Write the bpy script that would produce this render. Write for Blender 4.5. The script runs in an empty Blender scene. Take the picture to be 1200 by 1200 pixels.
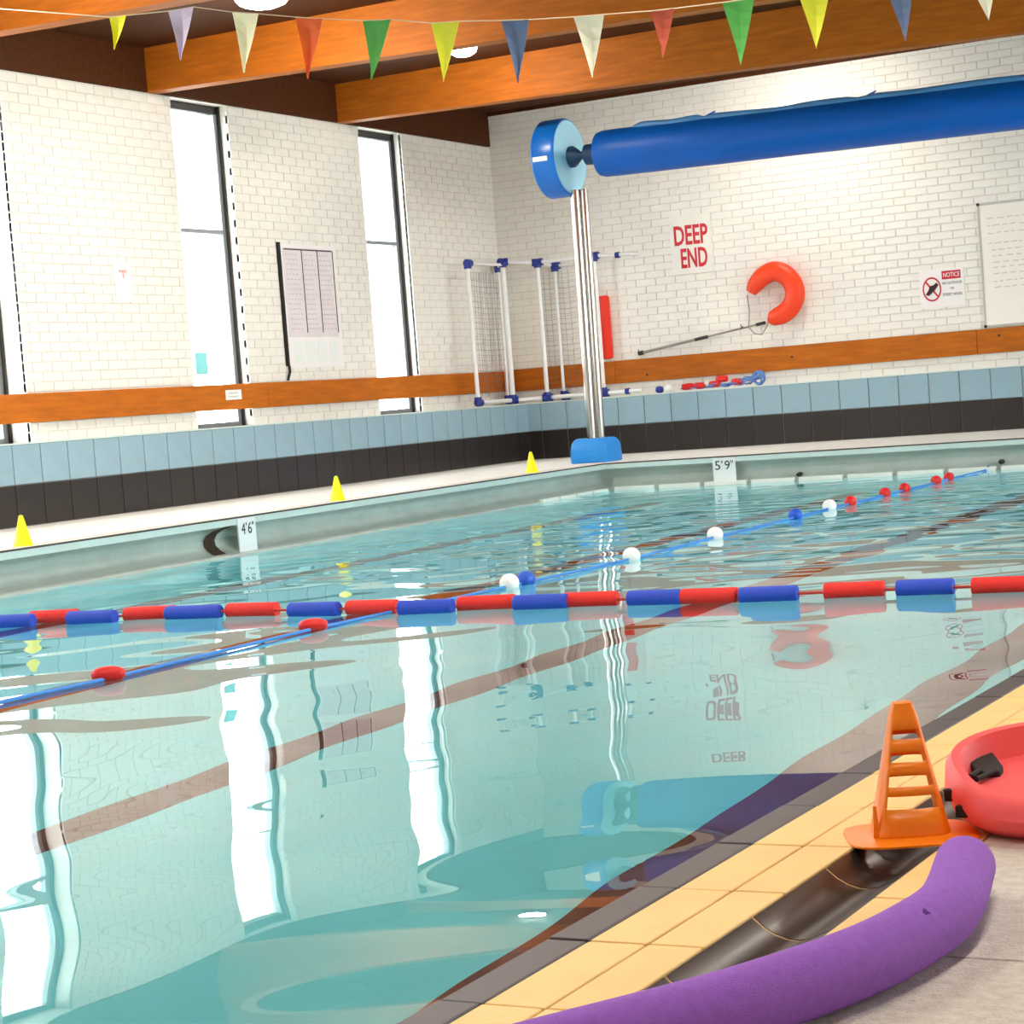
import bpy, bmesh, math, random
from mathutils import Vector, Matrix
random.seed(7)
S = bpy.context.scene
COL = S.collection

# ------------------------------------------------------------------ camera
CX, CY, CZ = 9.9238, -19.2009, 0.6015
PITCH, ROLL, YAW, F = -0.05279, -0.07757, 0.48846, 2378.4
cp, sp, cy_, sy_ = math.cos(PITCH), math.sin(PITCH), math.cos(YAW), math.sin(YAW)
FWD = Vector((-sy_*cp, cy_*cp, sp)); R0 = Vector((cy_, sy_, 0)); U0 = R0.cross(FWD)
RIGHT = math.cos(ROLL)*R0 + math.sin(ROLL)*U0; UP = -math.sin(ROLL)*R0 + math.cos(ROLL)*U0
cam_d = bpy.data.cameras.new('camera'); cam = bpy.data.objects.new('camera', cam_d); COL.objects.link(cam)
cam_d.sensor_width = 36; cam_d.lens = F/1200*36; cam_d.clip_start = .05
cam.matrix_world = Matrix(((RIGHT.x, UP.x, -FWD.x, CX), (RIGHT.y, UP.y, -FWD.y, CY), (RIGHT.z, UP.z, -FWD.z, CZ), (0, 0, 0, 1)))
S.camera = cam
EYE = Vector((CX, CY, CZ))
def hit(x, y, ax, val):
    """photo pixel -> the point where its sight line meets a known surface (a wall, the deck, the water)"""
    v = RIGHT*((x-600)/F) - UP*((y-600)/F) + FWD
    return EYE + v*((val-EYE[ax])/v[ax])
def depth_area(pt):
    d = Vector(pt)-EYE; z = d.dot(FWD)
    return (600+F*d.dot(RIGHT)/z, 600-F*d.dot(UP)/z, z)

# ------------------------------------------------------------------ world, exposure
W = bpy.data.worlds.new('sky'); S.world = W; W.use_nodes = True
bg = W.node_tree.nodes['Background']; bg.inputs[0].default_value = (.92, .97, 1, 1); bg.inputs[1].default_value = 8.0
S.view_settings.view_transform = 'Standard'; S.view_settings.look = 'None'
S.view_settings.gamma = 1; S.view_settings.use_curve_mapping = False; S.view_settings.exposure = 0.8
LAMP = 95.0
C = S.cycles
C.max_bounces = 10; C.diffuse_bounces = 5; C.glossy_bounces = 5; C.transmission_bounces = 8; C.transparent_max_bounces = 12
C.caustics_reflective = True; C.caustics_refractive = True; C.sample_clamp_indirect = 12
C.use_denoising = True

# ------------------------------------------------------------------ materials
MATS = {}
def lin(c):
    return tuple((v/12.92 if v <= .04045 else ((v+.055)/1.055)**2.4) for v in (x/255 for x in c))+(1,)
def mat(name, col, rough=.5, metal=0, spec=.5, var=0, scale=8, stretch=(1, 1, 1), bump=0, bscale=60, coat=0):
    if name in MATS: return MATS[name]
    m = bpy.data.materials.new(name); m.use_nodes = True; nt = m.node_tree; b = nt.nodes['Principled BSDF']
    c = lin(col); b.inputs['Base Color'].default_value = c
    b.inputs['Roughness'].default_value = rough; b.inputs['Metallic'].default_value = metal
    b.inputs['Specular IOR Level'].default_value = spec
    if coat: b.inputs['Coat Weight'].default_value = coat
    if var or bump:
        tc = nt.nodes.new('ShaderNodeTexCoord'); mp = nt.nodes.new('ShaderNodeMapping')
        mp.inputs['Scale'].default_value = stretch; nt.links.new(tc.outputs['Object'], mp.inputs['Vector'])
    if var:
        n = nt.nodes.new('ShaderNodeTexNoise'); n.inputs['Scale'].default_value = scale; n.inputs['Detail'].default_value = 6
        n.inputs['Roughness'].default_value = .6
        nt.links.new(mp.outputs[0], n.inputs['Vector'])
        r = nt.nodes.new('ShaderNodeValToRGB'); r.color_ramp.elements[0].position = .3; r.color_ramp.elements[1].position = .72
        r.color_ramp.elements[0].color = tuple(v*(1-var) for v in c[:3])+(1,)
        r.color_ramp.elements[1].color = tuple(min(1, v*(1+var*.55)) for v in c[:3])+(1,)
        nt.links.new(n.outputs[0], r.inputs[0]); nt.links.new(r.outputs[0], b.inputs['Base Color'])
    if bump:
        n2 = nt.nodes.new('ShaderNodeTexNoise'); n2.inputs['Scale'].default_value = bscale; n2.inputs['Detail'].default_value = 4
        nt.links.new(mp.outputs[0], n2.inputs['Vector'])
        bm_ = nt.nodes.new('ShaderNodeBump'); bm_.inputs['Strength'].default_value = bump; bm_.inputs['Distance'].default_value = .01
        nt.links.new(n2.outputs[0], bm_.inputs['Height']); nt.links.new(bm_.outputs[0], b.inputs['Normal'])
    MATS[name] = m
    return m
def emit(name, col, strength):
    m = bpy.data.materials.new(name); m.use_nodes = True; b = m.node_tree.nodes['Principled BSDF']
    b.inputs['Base Color'].default_value = lin(col); b.inputs['Emission Color'].default_value = lin(col)
    b.inputs['Emission Strength'].default_value = strength
    return m
def pane_mat():
    m = bpy.data.materials.new('window_glass'); m.use_nodes = True; nt = m.node_tree; nt.nodes.remove(nt.nodes['Principled BSDF'])
    o = nt.nodes['Material Output']; t = nt.nodes.new('ShaderNodeBsdfTransparent'); g = nt.nodes.new('ShaderNodeBsdfGlossy')
    g.inputs['Roughness'].default_value = .02; t.inputs[0].default_value = (.95, .98, .98, 1)
    lw = nt.nodes.new('ShaderNodeLayerWeight'); lw.inputs[0].default_value = .5; mx = nt.nodes.new('ShaderNodeMixShader')
    pw = nt.nodes.new('ShaderNodeMath'); pw.operation = 'POWER'; pw.inputs[1].default_value = 5; nt.links.new(lw.outputs['Facing'], pw.inputs[0])
    f = nt.nodes.new('ShaderNodeMath'); f.operation = 'MULTIPLY_ADD'; f.inputs[1].default_value = .9; f.inputs[2].default_value = .04; nt.links.new(pw.outputs[0], f.inputs[0])
    nt.links.new(f.outputs[0], mx.inputs[0]); nt.links.new(t.outputs[0], mx.inputs[1]); nt.links.new(g.outputs[0], mx.inputs[2])
    nt.links.new(mx.outputs[0], o.inputs['Surface'])
    return m
def water_mat():
    m = bpy.data.materials.new('pool_water'); m.use_nodes = True; b = m.node_tree.nodes['Principled BSDF']
    b.inputs['Base Color'].default_value = (.93, 1, 1, 1); b.inputs['Roughness'].default_value = 0
    b.inputs['IOR'].default_value = 1.333; b.inputs['Transmission Weight'].default_value = 1
    return m
WHITEBRICK = mat('white_painted_brick', (244, 239, 230), .55, var=.05, scale=5, bump=.25, bscale=40)
WHITEWALL = mat('white_painted_mortar', (228, 221, 211), .7, var=.06, scale=6)
TIMBER = mat('orange_varnished_timber', (190, 102, 18), .6, var=.28, scale=3, stretch=(1, 9, 9), spec=.25)
TIMBERY = mat('orange_varnished_timber_along', (196, 104, 14), .55, var=.25, scale=3, stretch=(9, 1, 9), spec=.25)
DARKWOOD = mat('dark_ceiling_boards', (80, 40, 12), .7, spec=.2, var=.35, scale=4, stretch=(2, 8, 8))
BLUETILE = mat('pale_blue_tile', (148, 178, 192), .3, var=.08, scale=3)
DARKTILE = mat('dark_brown_tile', (44, 38, 37), .3, var=.2, scale=3)
GROUT = mat('grey_grout', (128, 132, 130), .8, var=.1)
DECKW = mat('white_deck_paint', (240, 237, 230), .5, var=.06, scale=3)
COVE = mat('pale_glazed_cove', (186, 198, 192), .3, var=.14, scale=4)
LIPW = mat('pale_lip', (214, 230, 226), .35, var=.05)
LIPTILE = mat('white_lip_tile', (246, 246, 236), .3, var=.04)
BASIN = mat('turquoise_pool_lining', (134, 234, 242), .6, var=.06, scale=1.2)
MARKER = mat('brown_lane_marking', (112, 52, 38), .6, var=.15, scale=5)
YTILE = mat('yellow_clay_tile', (246, 208, 134), .5, var=.07, scale=10, bump=.15, bscale=120)
YGROUT = mat('brown_grout', (120, 74, 36), .9)
EDGE = mat('charcoal_edge_tile', (70, 64, 68), .45, var=.12, scale=20)
CHAN = mat('black_glazed_channel_tile', (36, 33, 33), .32, var=.35, scale=9, stretch=(4, 1, 4))
BEIGE = mat('beige_grout', (196, 160, 110), .8)
CONC = mat('grey_rough_concrete', (212, 206, 196), .85, var=.2, scale=60, bump=.4, bscale=260)
METALF = mat('grey_window_metal', (150, 154, 156), .4, metal=.3)
DARKMET = mat('dark_metal', (44, 42, 42), .5)
STEEL = mat('stainless_steel', (202, 198, 192), .2, metal=1)
BLUE = mat('blue_plastic', (14, 112, 208), .3, var=.06, scale=5)
GLAREBLUE = mat('blue_plate_glare', (150, 214, 240), .3)  # glossy blue face, lamp glare put into its colour
PADBLUE = mat('blue_foam_pad', (26, 142, 228), .5, var=.05, scale=8)
SHEET = mat('blue_cover_sheet', (2, 94, 192), .42, spec=.3, var=.14, scale=3, stretch=(.6, 3, 3))
SHEETE = mat('blue_cover_edge', (70, 140, 200), .35, var=.1)
SHAFT = mat('dark_blue_shaft', (14, 56, 96), .5)
WHITEP = mat('white_plastic', (244, 244, 242), .4)
NAVY = mat('navy_plastic', (28, 50, 140), .4)
REDF = mat('red_foam', (236, 34, 26), .6, var=.06, scale=30)
BLUEF = mat('blue_foam', (34, 72, 196), .6, var=.06, scale=30)
WHITEF = mat('white_float', (246, 246, 244), .4)
REDP = mat('red_plastic', (226, 28, 26), .4)
BLUEP = mat('blue_float', (20, 84, 200), .4)
ROPER = mat('red_rope', (208, 66, 56), .7)
ROPEB = mat('blue_rope', (70, 136, 216), .7)
ROPEG = mat('grey_cord', (150, 140, 130), .8)
ORANGEB = mat('orange_buoy', (250, 66, 14), .45, var=.06, scale=6)
ORANGEC = mat('orange_cone_plastic', (255, 136, 10), .35)
YELLOWC = mat('yellow_cone_plastic', (252, 244, 20), .4)
PURPLE = mat('purple_foam', (150, 90, 198), .8, var=.12, scale=90, bump=.3, bscale=600)
PURPLED = mat('purple_foam_torn', (88, 40, 128), .9)
PINK = mat('coral_foam', (255, 94, 98), .5, var=.05, scale=12)
BLACK = mat('black_webbing', (16, 14, 14), .7)
REDTXT = mat('red_sign_ink', (206, 32, 44), .5)
BLACKTXT = mat('black_sign_ink', (34, 34, 38), .5)
GREYTXT = mat('grey_marker_ink', (206, 198, 192), .6)
PAPER = mat('white_paper', (246, 240, 238), .6)
PAPERP = mat('pinkish_chart_paper', (232, 220, 222), .6, var=.06, scale=6)
PINKTXT = mat('pale_red_ink', (230, 170, 160), .6)
SIGNW = mat('white_sign_plate', (242, 246, 246), .4)
OUTLET = mat('dark_brown_outlet', (70, 56, 42), .6, var=.3, scale=8)
CYANS = mat('pale_cyan_sticker', (150, 236, 240), .5)
GLASS = pane_mat(); WATER = water_mat()
LAMPE = emit('lamp_diffuser', (255, 246, 232), LAMP)
GROUND = mat('pale_paving', (200, 200, 196), .9, var=.1)

# ------------------------------------------------------------------ helpers
class MB:
    def __init__(s): s.v = []; s.f = []
    def add(s, v, f):
        o = len(s.v); s.v += [tuple(q) for q in v]; s.f += [tuple(i+o for i in q) for q in f]; return s
    def box(s, x0, x1, y0, y1, z0, z1):
        v = [(x, y, z) for x in (x0, x1) for y in (y0, y1) for z in (z0, z1)]
        return s.add(v, [(0, 1, 3, 2), (4, 6, 7, 5), (0, 4, 5, 1), (2, 3, 7, 6), (0, 2, 6, 4), (1, 5, 7, 3)])
    def tube(s, pts, r, n=10, cap=True, flat=1.0, up=None):
        pts = [Vector(q) for q in pts]; N = len(pts); rr = r if isinstance(r, (list, tuple)) else [r]*N
        rings = []; prev = None
        for i, q in enumerate(pts):
            t = (pts[min(i+1, N-1)]-pts[max(i-1, 0)]).normalized()
            if prev is None:
                a = Vector(up) if up else (Vector((0, 0, 1)) if abs(t.z) < .9 else Vector((1, 0, 0)))
            else: a = prev
            a = (a-t*a.dot(t)).normalized(); b = t.cross(a); prev = a
            rings.append([q+a*(rr[i]*math.cos(2*math.pi*k/n)*flat)+b*(rr[i]*math.sin(2*math.pi*k/n)) for k in range(n)])
        v = [w for ring in rings for w in ring]; f = []
        for i in range(N-1):
            for k in range(n):
                f.append((i*n+k, i*n+(k+1) % n, (i+1)*n+(k+1) % n, (i+1)*n+k))
        if cap:
            f.append(tuple(range(n-1, -1, -1))); f.append(tuple((N-1)*n+k for k in range(n)))
        return s.add(v, f)
    def lathe(s, prof, o=(0, 0, 0), axis='z', n=24):
        v = []; f = []
        for (r, h) in prof:
            for k in range(n):
                a = 2*math.pi*k/n; c, d = r*math.cos(a), r*math.sin(a)
                v.append({'z': (o[0]+c, o[1]+d, o[2]+h), 'x': (o[0]+h, o[1]+c, o[2]+d), 'y': (o[0]+d, o[1]+h, o[2]+c)}[axis])
        for i in range(len(prof)-1):
            for k in range(n): f.append((i*n+k, i*n+(k+1) % n, (i+1)*n+(k+1) % n, (i+1)*n+k))
        if prof[0][0] > 1e-4: f.append(tuple(range(n-1, -1, -1)))
        if prof[-1][0] > 1e-4: f.append(tuple((len(prof)-1)*n+k for k in range(n)))
        return s.add(v, f)
    def prism(s, pts, z0, z1, fn=lambda a, b, c: (a, b, c)):
        n = len(pts); v = [fn(a, b, z0) for a, b in pts]+[fn(a, b, z1) for a, b in pts]
        f = [tuple(range(n-1, -1, -1)), tuple(range(n, 2*n))]+[(i, (i+1) % n, n+(i+1) % n, n+i) for i in range(n)]
        return s.add(v, f)
    def mesh(s, name, m, smooth=False, bevel=0, merge=False):
        me = bpy.data.meshes.new(name); me.from_pydata(s.v, [], s.f)
        b = bmesh.new(); b.from_mesh(me)
        if merge: bmesh.ops.remove_doubles(b, verts=b.verts, dist=1e-5)
        if bevel: bmesh.ops.bevel(b, geom=list(b.edges), offset=bevel, segments=2, affect='EDGES', profile=.5)
        bmesh.ops.recalc_face_normals(b, faces=b.faces); b.to_mesh(me); b.free()
        if smooth:
            me.polygons.foreach_set('use_smooth', [True]*len(me.polygons)); me.set_sharp_from_angle(angle=math.radians(42))
        me.materials.append(m)
        return me
    def build(s, name, m, parent=None, smooth=False, bevel=0, merge=False, label=None):
        return link(name, s.mesh(name, m, smooth, bevel, merge), parent, label=label)
def link(name, me, parent=None, loc=None, label=None):
    o = bpy.data.objects.new(name, me); COL.objects.link(o)
    if loc is not None: o.location = loc
    if parent is not None:
        o.parent = parent
        if parent.type == 'EMPTY' or True:
            o.matrix_parent_inverse = Matrix.Translation(-Vector(world_loc(parent))) if loc is None or True else o.matrix_parent_inverse
    if label: o['label'] = label
    return o
def world_loc(o):
    return WL.get(o.name, (0, 0, 0))
WL = {}
def thing(name, label, cat, loc, group=None):
    o = bpy.data.objects.new(name, None); COL.objects.link(o); o.location = loc; o.empty_display_size = .1
    WL[o.name] = tuple(loc)
    o['label'] = label; o['category'] = cat
    if group: o['group'] = group
    return o
def tag(o, label, cat, group=None):
    o['label'] = label; o['category'] = cat
    if group: o['group'] = group
    return o
def struct(o, label=None, cat=None):
    o['kind'] = 'structure'
    if label: o['label'] = label
    if cat: o['category'] = cat
    return o
def stuffpart(o):
    o['kind'] = 'stuff'; return o
def text_mesh(name, body, m, width, height, place, depth=.003, bold=0):
    """raised lettering: place(u, v, w) maps text-plane metres and depth to world"""
    cu = bpy.data.curves.new(name, 'FONT'); cu.body = body; cu.extrude = .5; cu.offset = bold; cu.resolution_u = 3
    o = bpy.data.objects.new(name, cu); COL.objects.link(o)
    dg = bpy.context.evaluated_depsgraph_get(); me = bpy.data.meshes.new_from_object(o.evaluated_get(dg))
    bpy.data.objects.remove(o); bpy.data.curves.remove(cu)
    xs = [v.co.x for v in me.vertices]; ys = [v.co.y for v in me.vertices]
    x0, x1, y0, y1 = min(xs), max(xs), min(ys), max(ys)
    for v in me.vertices:
        v.co = Vector(place((v.co.x-x0)/(x1-x0)*width, (v.co.y-y0)/(y1-y0)*height, (v.co.z+.5)*depth))
    me.materials.clear(); me.materials.append(m)
    return me

def catmull(P_, n=8):
    out = []
    Q = [P_[0]]+P_+[P_[-1]]
    for i in range(1, len(Q)-2):
        for k in range(n):
            t = k/n; a, b, c, d = Q[i-1], Q[i], Q[i+1], Q[i+2]
            out.append(.5*((2*b)+(c-a)*t+(2*a-5*b+4*c-d)*t*t+(3*b-a-3*c+d)*t**3))
    out.append(Q[-2]); return out

# ------------------------------------------------------------------ key levels
XW, YW = -0.37, 0.30          # brick faces of the left and end walls
WZ = -0.26                    # water level (deck = 0)
PL, PF = 1.942, -2.282        # pool lips: left and far
ZC = 3.74                     # ceiling
Y_END = -25.0                 # behind the camera
X_R = 13.2
LEDGE = 0.60
EDGE_X = lambda y: 8.872+.025*(y+17.0)     # near pool edge (not quite parallel to the left one)

# ------------------------------------------------------------------ walls with bricks
WIN = [(-11.12, -10.31), (-8.21, -7.40), (-5.32, -4.51), (-2.375, -1.57)]
def brick_wall(name, label, axis, plane, lo, hi, z0, z1, openings, sgn, core):
    """axis: running direction; bricks proud of a mortar core"""
    bx = (lambda a0, a1, c0, c1, e, g: (c0, c1, a0, a1, e, g)) if axis == 'y' else (lambda a0, a1, c0, c1, e, g: (a0, a1, c0, c1, e, g))
    w = struct(core.build(name, WHITEWALL), label, 'wall')
    pieces = []; PI_, CO = .225, .075; row = 0; z = z0
    while z < z1-.02:
        zt = min(z+CO-.009, z1); off = (row % 2)*PI_/2; k = math.floor((lo-off)/PI_)
        while True:
            a0 = off+k*PI_; a1 = a0+PI_-.009; k += 1
            if a0 > hi: break
            spans = [(max(a0, lo), min(a1, hi))]
            for o0, o1 in openings:
                ns = []
                for s0, s1 in spans:
                    if s1 <= o0 or s0 >= o1: ns.append((s0, s1)); continue
                    if s0 < o0: ns.append((s0, o0))
                    if s1 > o1: ns.append((o1, s1))
                spans = ns
            for s0, s1 in spans:
                if s1-s0 > .02: pieces.append((s0, s1, z, zt))
        z += CO; row += 1
    def pt(p_): return (plane, (p_[0]+p_[1])/2, (p_[2]+p_[3])/2) if axis == 'y' else ((p_[0]+p_[1])/2, plane, (p_[2]+p_[3])/2)
    full = []
    for i, p_ in enumerate(pieces):
        X, Y, D = depth_area(pt(p_))
        if D > 1 and 8 < X < 1192 and 8 < Y < 1192 and abs(p_[1]-p_[0]-.216) < .002 and abs(p_[3]-p_[2]-.066) < .002: full.append((D, i))
    full.sort(); single = set(i for _, i in full[:300])
    d0, d1 = sorted((plane, plane-sgn*.03))
    hw, hz = .108, .033
    m = MB()
    if axis == 'y': m.box(d0-plane, d1-plane, -hw, hw, -hz, hz)
    else: m.box(-hw, hw, d0-plane, d1-plane, -hz, hz)
    me = m.mesh('brick', WHITEBRICK, bevel=.003)
    for i in sorted(single):
        o = link('brick', me, w, loc=pt(pieces[i]))
    rest = MB()
    for i, p_ in enumerate(pieces):
        if i not in single:
            j = random.uniform(-.0015, .0015); rest.box(*bx(p_[0], p_[1], d0+j, d1+j, p_[2], p_[3]))
    stuffpart(rest.build('brickwork', WHITEBRICK, w))
    return w
def openwall_y(x0, x1, y0, y1, z0, z1, ops, oz0, oz1):
    c = MB(); ys = [y0]
    for a, b in ops: ys += [a, b]
    ys.append(y1)
    for i in range(0, len(ys)-1, 2): c.box(x0, x1, ys[i], ys[i+1], z0, z1)
    for a, b in ops:
        if oz0 > z0: c.box(x0, x1, a, b, z0, oz0)
        if oz1 < z1: c.box(x0, x1, a, b, oz1, z1)
    return c
WIN_ALL = [(-22.9, -22.1), (-19.95, -19.15), (-17.0, -16.2), (-14.05, -13.25)]+WIN
core = openwall_y(-.66, XW-.007, Y_END, .62, -.3, 3.38, WIN_ALL, LEDGE, 3.378)
brick_wall('wall_left', 'white painted brick wall with tall narrow windows', 'y', XW, -12.0, YW, LEDGE+.0, 3.38, WIN, 1, core)
core = MB().box(XW-.3, X_R+.3, YW+.007, .62, -.3, ZC)
brick_wall('wall_back', 'white painted brick end wall behind the deep end', 'x', YW, XW, 9.6, LEDGE, ZC, [], -1, core)
# side wall and rear wall, outside the picture; wide glazing added as fill daylight
RW = [(-12.58+2.93*k, -10.28+2.93*k) for k in range(4)]
struct(openwall_y(X_R, X_R+.3, Y_END, .3, -.3, ZC, RW, .8, 3.2).build('wall_right', WHITEWALL), 'unseen white painted side wall with added wide windows', 'wall')
struct(MB().box(-.66, X_R+.3, Y_END-.3, Y_END, -.3, ZC).build('wall_front', WHITEWALL), 'plain white painted wall at the shallow end', 'wall')
struct(MB().box(-60, -.66, -60, 40, -.9, -.85).box(X_R+.3, 60, -60, 40, -.9, -.85).box(-.66, X_R+.3, .62, 40, -.9, -.85).box(-.66, X_R+.3, -60, Y_END-.3, -.9, -.85).build('ground', GROUND), 'pale paving outside the building', 'ground')

# windows in the left wall
def window(n, y0, y1, lab, fx=-.54):
    f1 = fx+.06
    e = struct(MB().box(fx, f1, y0, y0+.05, LEDGE, 3.31).box(fx, f1, y1-.065, y1, LEDGE, 3.31)
               .box(fx, f1, y0+.05, y1-.065, LEDGE, LEDGE+.04).build('window_%d' % n, METALF), lab, 'window')
    MB().box(fx, f1, y0, y1, 3.31, 3.378).build('head', DARKMET, e)
    MB().box(fx+.005, f1+.005, y0+.05, y1-.065, 2.27, 2.305).build('transom', METALF, e)
    MB().box(fx+.026, fx+.034, y0+.05, y1-.065, LEDGE+.04, 2.27).build('pane', GLASS, e)
    MB().box(fx+.026, fx+.034, y0+.05, y1-.065, 2.305, 3.31).build('pane', GLASS, e)
    MB().box(f1, f1+.028, y1-.016, y1-.002, LEDGE, 3.378).build('reveal_strip', DARKMET, e)
    return e
labs = ['tall narrow window in the left wall, left of the safety sheet', 'tall narrow window between the safety sheet and the timetable chart',
        'tall narrow window between the timetable chart and the far corner']
window(4, *WIN[0], 'tall narrow window further along the left wall')
for i in (1, 2, 3): window(i, *WIN[i], labs[i-1], fx=-.64 if i == 1 else -.54)
k = 5
for y0, y1 in WIN_ALL[:4]:
    window(k, y0, y1, 'tall narrow window further along the left wall'); k += 1
for y0, y1 in RW:  # unseen side windows, added to let in fill daylight
    e = struct(MB().box(X_R+.1, X_R+.16, y0, y0+.06, .8, 3.2).box(X_R+.1, X_R+.16, y1-.06, y1, .8, 3.2).box(X_R+.1, X_R+.16, y0+.06, y1-.06, .8, .86)
               .box(X_R+.1, X_R+.16, y0+.06, y1-.06, 3.14, 3.2).build('window_%d' % k, METALF), 'unseen wide window added to the side wall for fill light', 'window')
    MB().box(X_R+.12, X_R+.128, y0+.06, y1-.06, .86, 3.14).build('pane', GLASS, e); k += 1

# ------------------------------------------------------------------ ceiling, beams
ceil = struct(MB().box(-.66, X_R+.3, Y_END-.3, .62, ZC, ZC+.12).build('ceiling', DARKWOOD), 'dark timber boarded ceiling', 'ceiling')
MB().box(-.66, XW+.012, Y_END, YW, 3.385, ZC).build('fascia_board', DARKWOOD, ceil)
bslope = -.022
for i in range(8):
    y0 = -2.74-2.89*i
    m = MB(); x0, x1 = XW-.05, X_R
    z0, z1 = 3.385, 3.385+bslope*(x1-x0)
    m.add([(x0, y0, z0), (x1, y0, z1), (x1, y0+.16, z1), (x0, y0+.16, z0), (x0, y0, ZC), (x1, y0, ZC), (x1, y0+.16, ZC), (x0, y0+.16, ZC)],
          [(0, 1, 2, 3), (4, 7, 6, 5), (0, 4, 5, 1), (1, 5, 6, 2), (2, 6, 7, 3), (3, 7, 4, 0)])
    m.build('beam', TIMBER, ceil)
MB().box(XW, X_R, YW-.03, YW, ZC-.035, ZC).build('fascia_board', DARKWOOD, ceil)

# ceiling lights, the seen row continued, two unseen rows added to brighten hall and foreground
def lamp(x, y, r, label, group=None, drop=0):
    t = thing('ceiling_light', label, 'light', (x, y, ZC), group)
    MB().lathe([(r*.92, 0), (r*.92, -.012-drop), (r*1.0, -.014-drop), (r*1.0, -.022-drop), (r*.9, -.024-drop)], (x, y, ZC), n=28).build('housing', WHITEP, t, smooth=True)
    MB().lathe([(r*.98, -.022-drop), (r*.98, -.05-drop), (r*.84, -.085-drop), (r*.5, -.11-drop), (0.0005, -.12-drop)], (x, y, ZC), n=28).build('diffuser', LAMPE, t, smooth=True)
lamp(1.62, -6.80, .20, 'round white ceiling light, the large bright one above the bunting', drop=.03)
lamp(1.57, -3.72, .125, 'round white ceiling light hanging just under a beam, behind the yellow pennant', drop=.02)
lamp(3.35, -.95, .17, 'round white ceiling light over the deep end, behind the last beam')
for x, ys_ in ((1.55, (-9.8, -12.7, -15.6, -18.5)), (5.9, (-9.8, -12.7, -15.6, -18.5)), (9.7, (-9.8, -12.7, -15.6, -18.5))):
    for y in ys_:
        lamp(x, y, .17, 'unseen round white ceiling light further back over the pool hall', 'ceiling lights over the pool hall')

# ------------------------------------------------------------------ tiled plinths (baseboards)
def plinth(name, label, axis, core, joint0, lo, hi, face):
    b = struct(core.build(name, GROUT), label, 'plinth')
    for row, (z0, z1, m_, nm) in enumerate(((.004, .296, DARKTILE, 'dark_tile'), (.304, .585, BLUETILE, 'blue_tile'))):
        hh = (z1-z0)/2
        m = MB()
        if axis == 'y': m.box(-.004, .006, -.146, .146, -hh, hh)
        else: m.box(-.146, .146, -.006, .004, -hh, hh)
        me = m.mesh(nm, m_, bevel=.0025)
        k = math.ceil((lo-joint0)/.3)
        while joint0+.3*k+.3 <= hi+1e-6:
            c = joint0+.3*k+.15; k += 1
            link(nm, me, b, loc=(face, c, (z0+z1)/2) if axis == 'y' else (c, face, (z0+z1)/2))
        c = joint0+.3*k
        if hi-c > .03:
            m2 = MB()
            if axis == 'y': m2.box(face-.004, face+.006, c+.004, hi, z0, z1)
            else: m2.box(c+.004, hi, face-.006, face+.004, z0, z1)
            m2.build(nm, m_, b)
        c0 = joint0+.3*math.ceil((lo-joint0)/.3)
        if c0-lo > .03:
            m2 = MB()
            if axis == 'y': m2.box(face-.004, face+.006, lo, c0-.004, z0, z1)
            else: m2.box(lo, c0-.004, face-.006, face+.004, z0, z1)
            m2.build(nm, m_, b)
    return b
b1 = plinth('baseboard_left', 'low plinth of pale blue over dark tiles under the windows', 'y', MB().box(-.66, -.004, -24.9, .62, -.3, LEDGE-.012), -8.0464, -12.0, -.006, 0.0)
MB().box(-.66, .008, -24.9, 0, LEDGE-.012, LEDGE).build('coping_strip', LIPW, b1)
b2 = plinth('baseboard_back', 'low plinth of pale blue over dark tiles below the deep end wall', 'x', MB().box(-.004, X_R, .004, .62, -.3, LEDGE-.012), 1.9586, .006, 10.2, 0.0)
MB().box(-.66, X_R, -.008, .62, LEDGE-.012, LEDGE).build('coping_strip', LIPW, b2)

# timber rails
t1 = struct(MB().box(XW-.01, XW+.012, -24.9, YW, .765, .945).build('trim_1', DARKWOOD), 'orange timber rail along the left wall below the windows', 'rail')
for a, b in ((-13.0, -10.0), (-9.99, -4.30), (-4.296, -1.30), (-1.296, YW-.03)):
    MB().box(XW+.012, XW+.036, a, b, .745, .962).build('rail_board', TIMBERY, t1, bevel=.003)
t2 = struct(MB().box(XW+.04, X_R, YW-.012, YW+.01, .765, .945).build('trim_2', DARKWOOD), 'orange timber rail along the deep end wall', 'rail')
for a, b in ((XW+.04, .93), (.934, 4.78), (4.784, 8.6), (8.604, 12.4)):
    MB().box(a, b, YW-.036, YW-.012, .735, .972).build('rail_board', TIMBER, t2, bevel=.003)
for (sx, sy) in ((1.3, .8), (2.9, .86), (5.0, .9), (6.2, .78)):
    MB().lathe([(.012, -.0365), (.012, -.043)], (sx, YW, sy), axis='y', n=10).build('screw_head', DARKMET, t2)

# ------------------------------------------------------------------ pool: decks, cove, basin, water
fl = struct(MB().box(-.005, PL, -24.9, PF, -.012, 0).box(-.005, PL, PF, 0.005, -.012, 0).build('floor_left', DECKW), 'white deck between the tiled plinth and the pool lip', 'floor')
MB().box(PL-.10, PL-.055, -24.9, PF+.1, 0, .002).build('lip_line', mat('salmon_deck_line', (226, 196, 176), .6, var=.1), fl)
fb = struct(MB().box(PL, X_R, PF, .005, -.012, 0).build('floor_back', DECKW), 'white deck along the deep end of the pool', 'floor')
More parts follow.
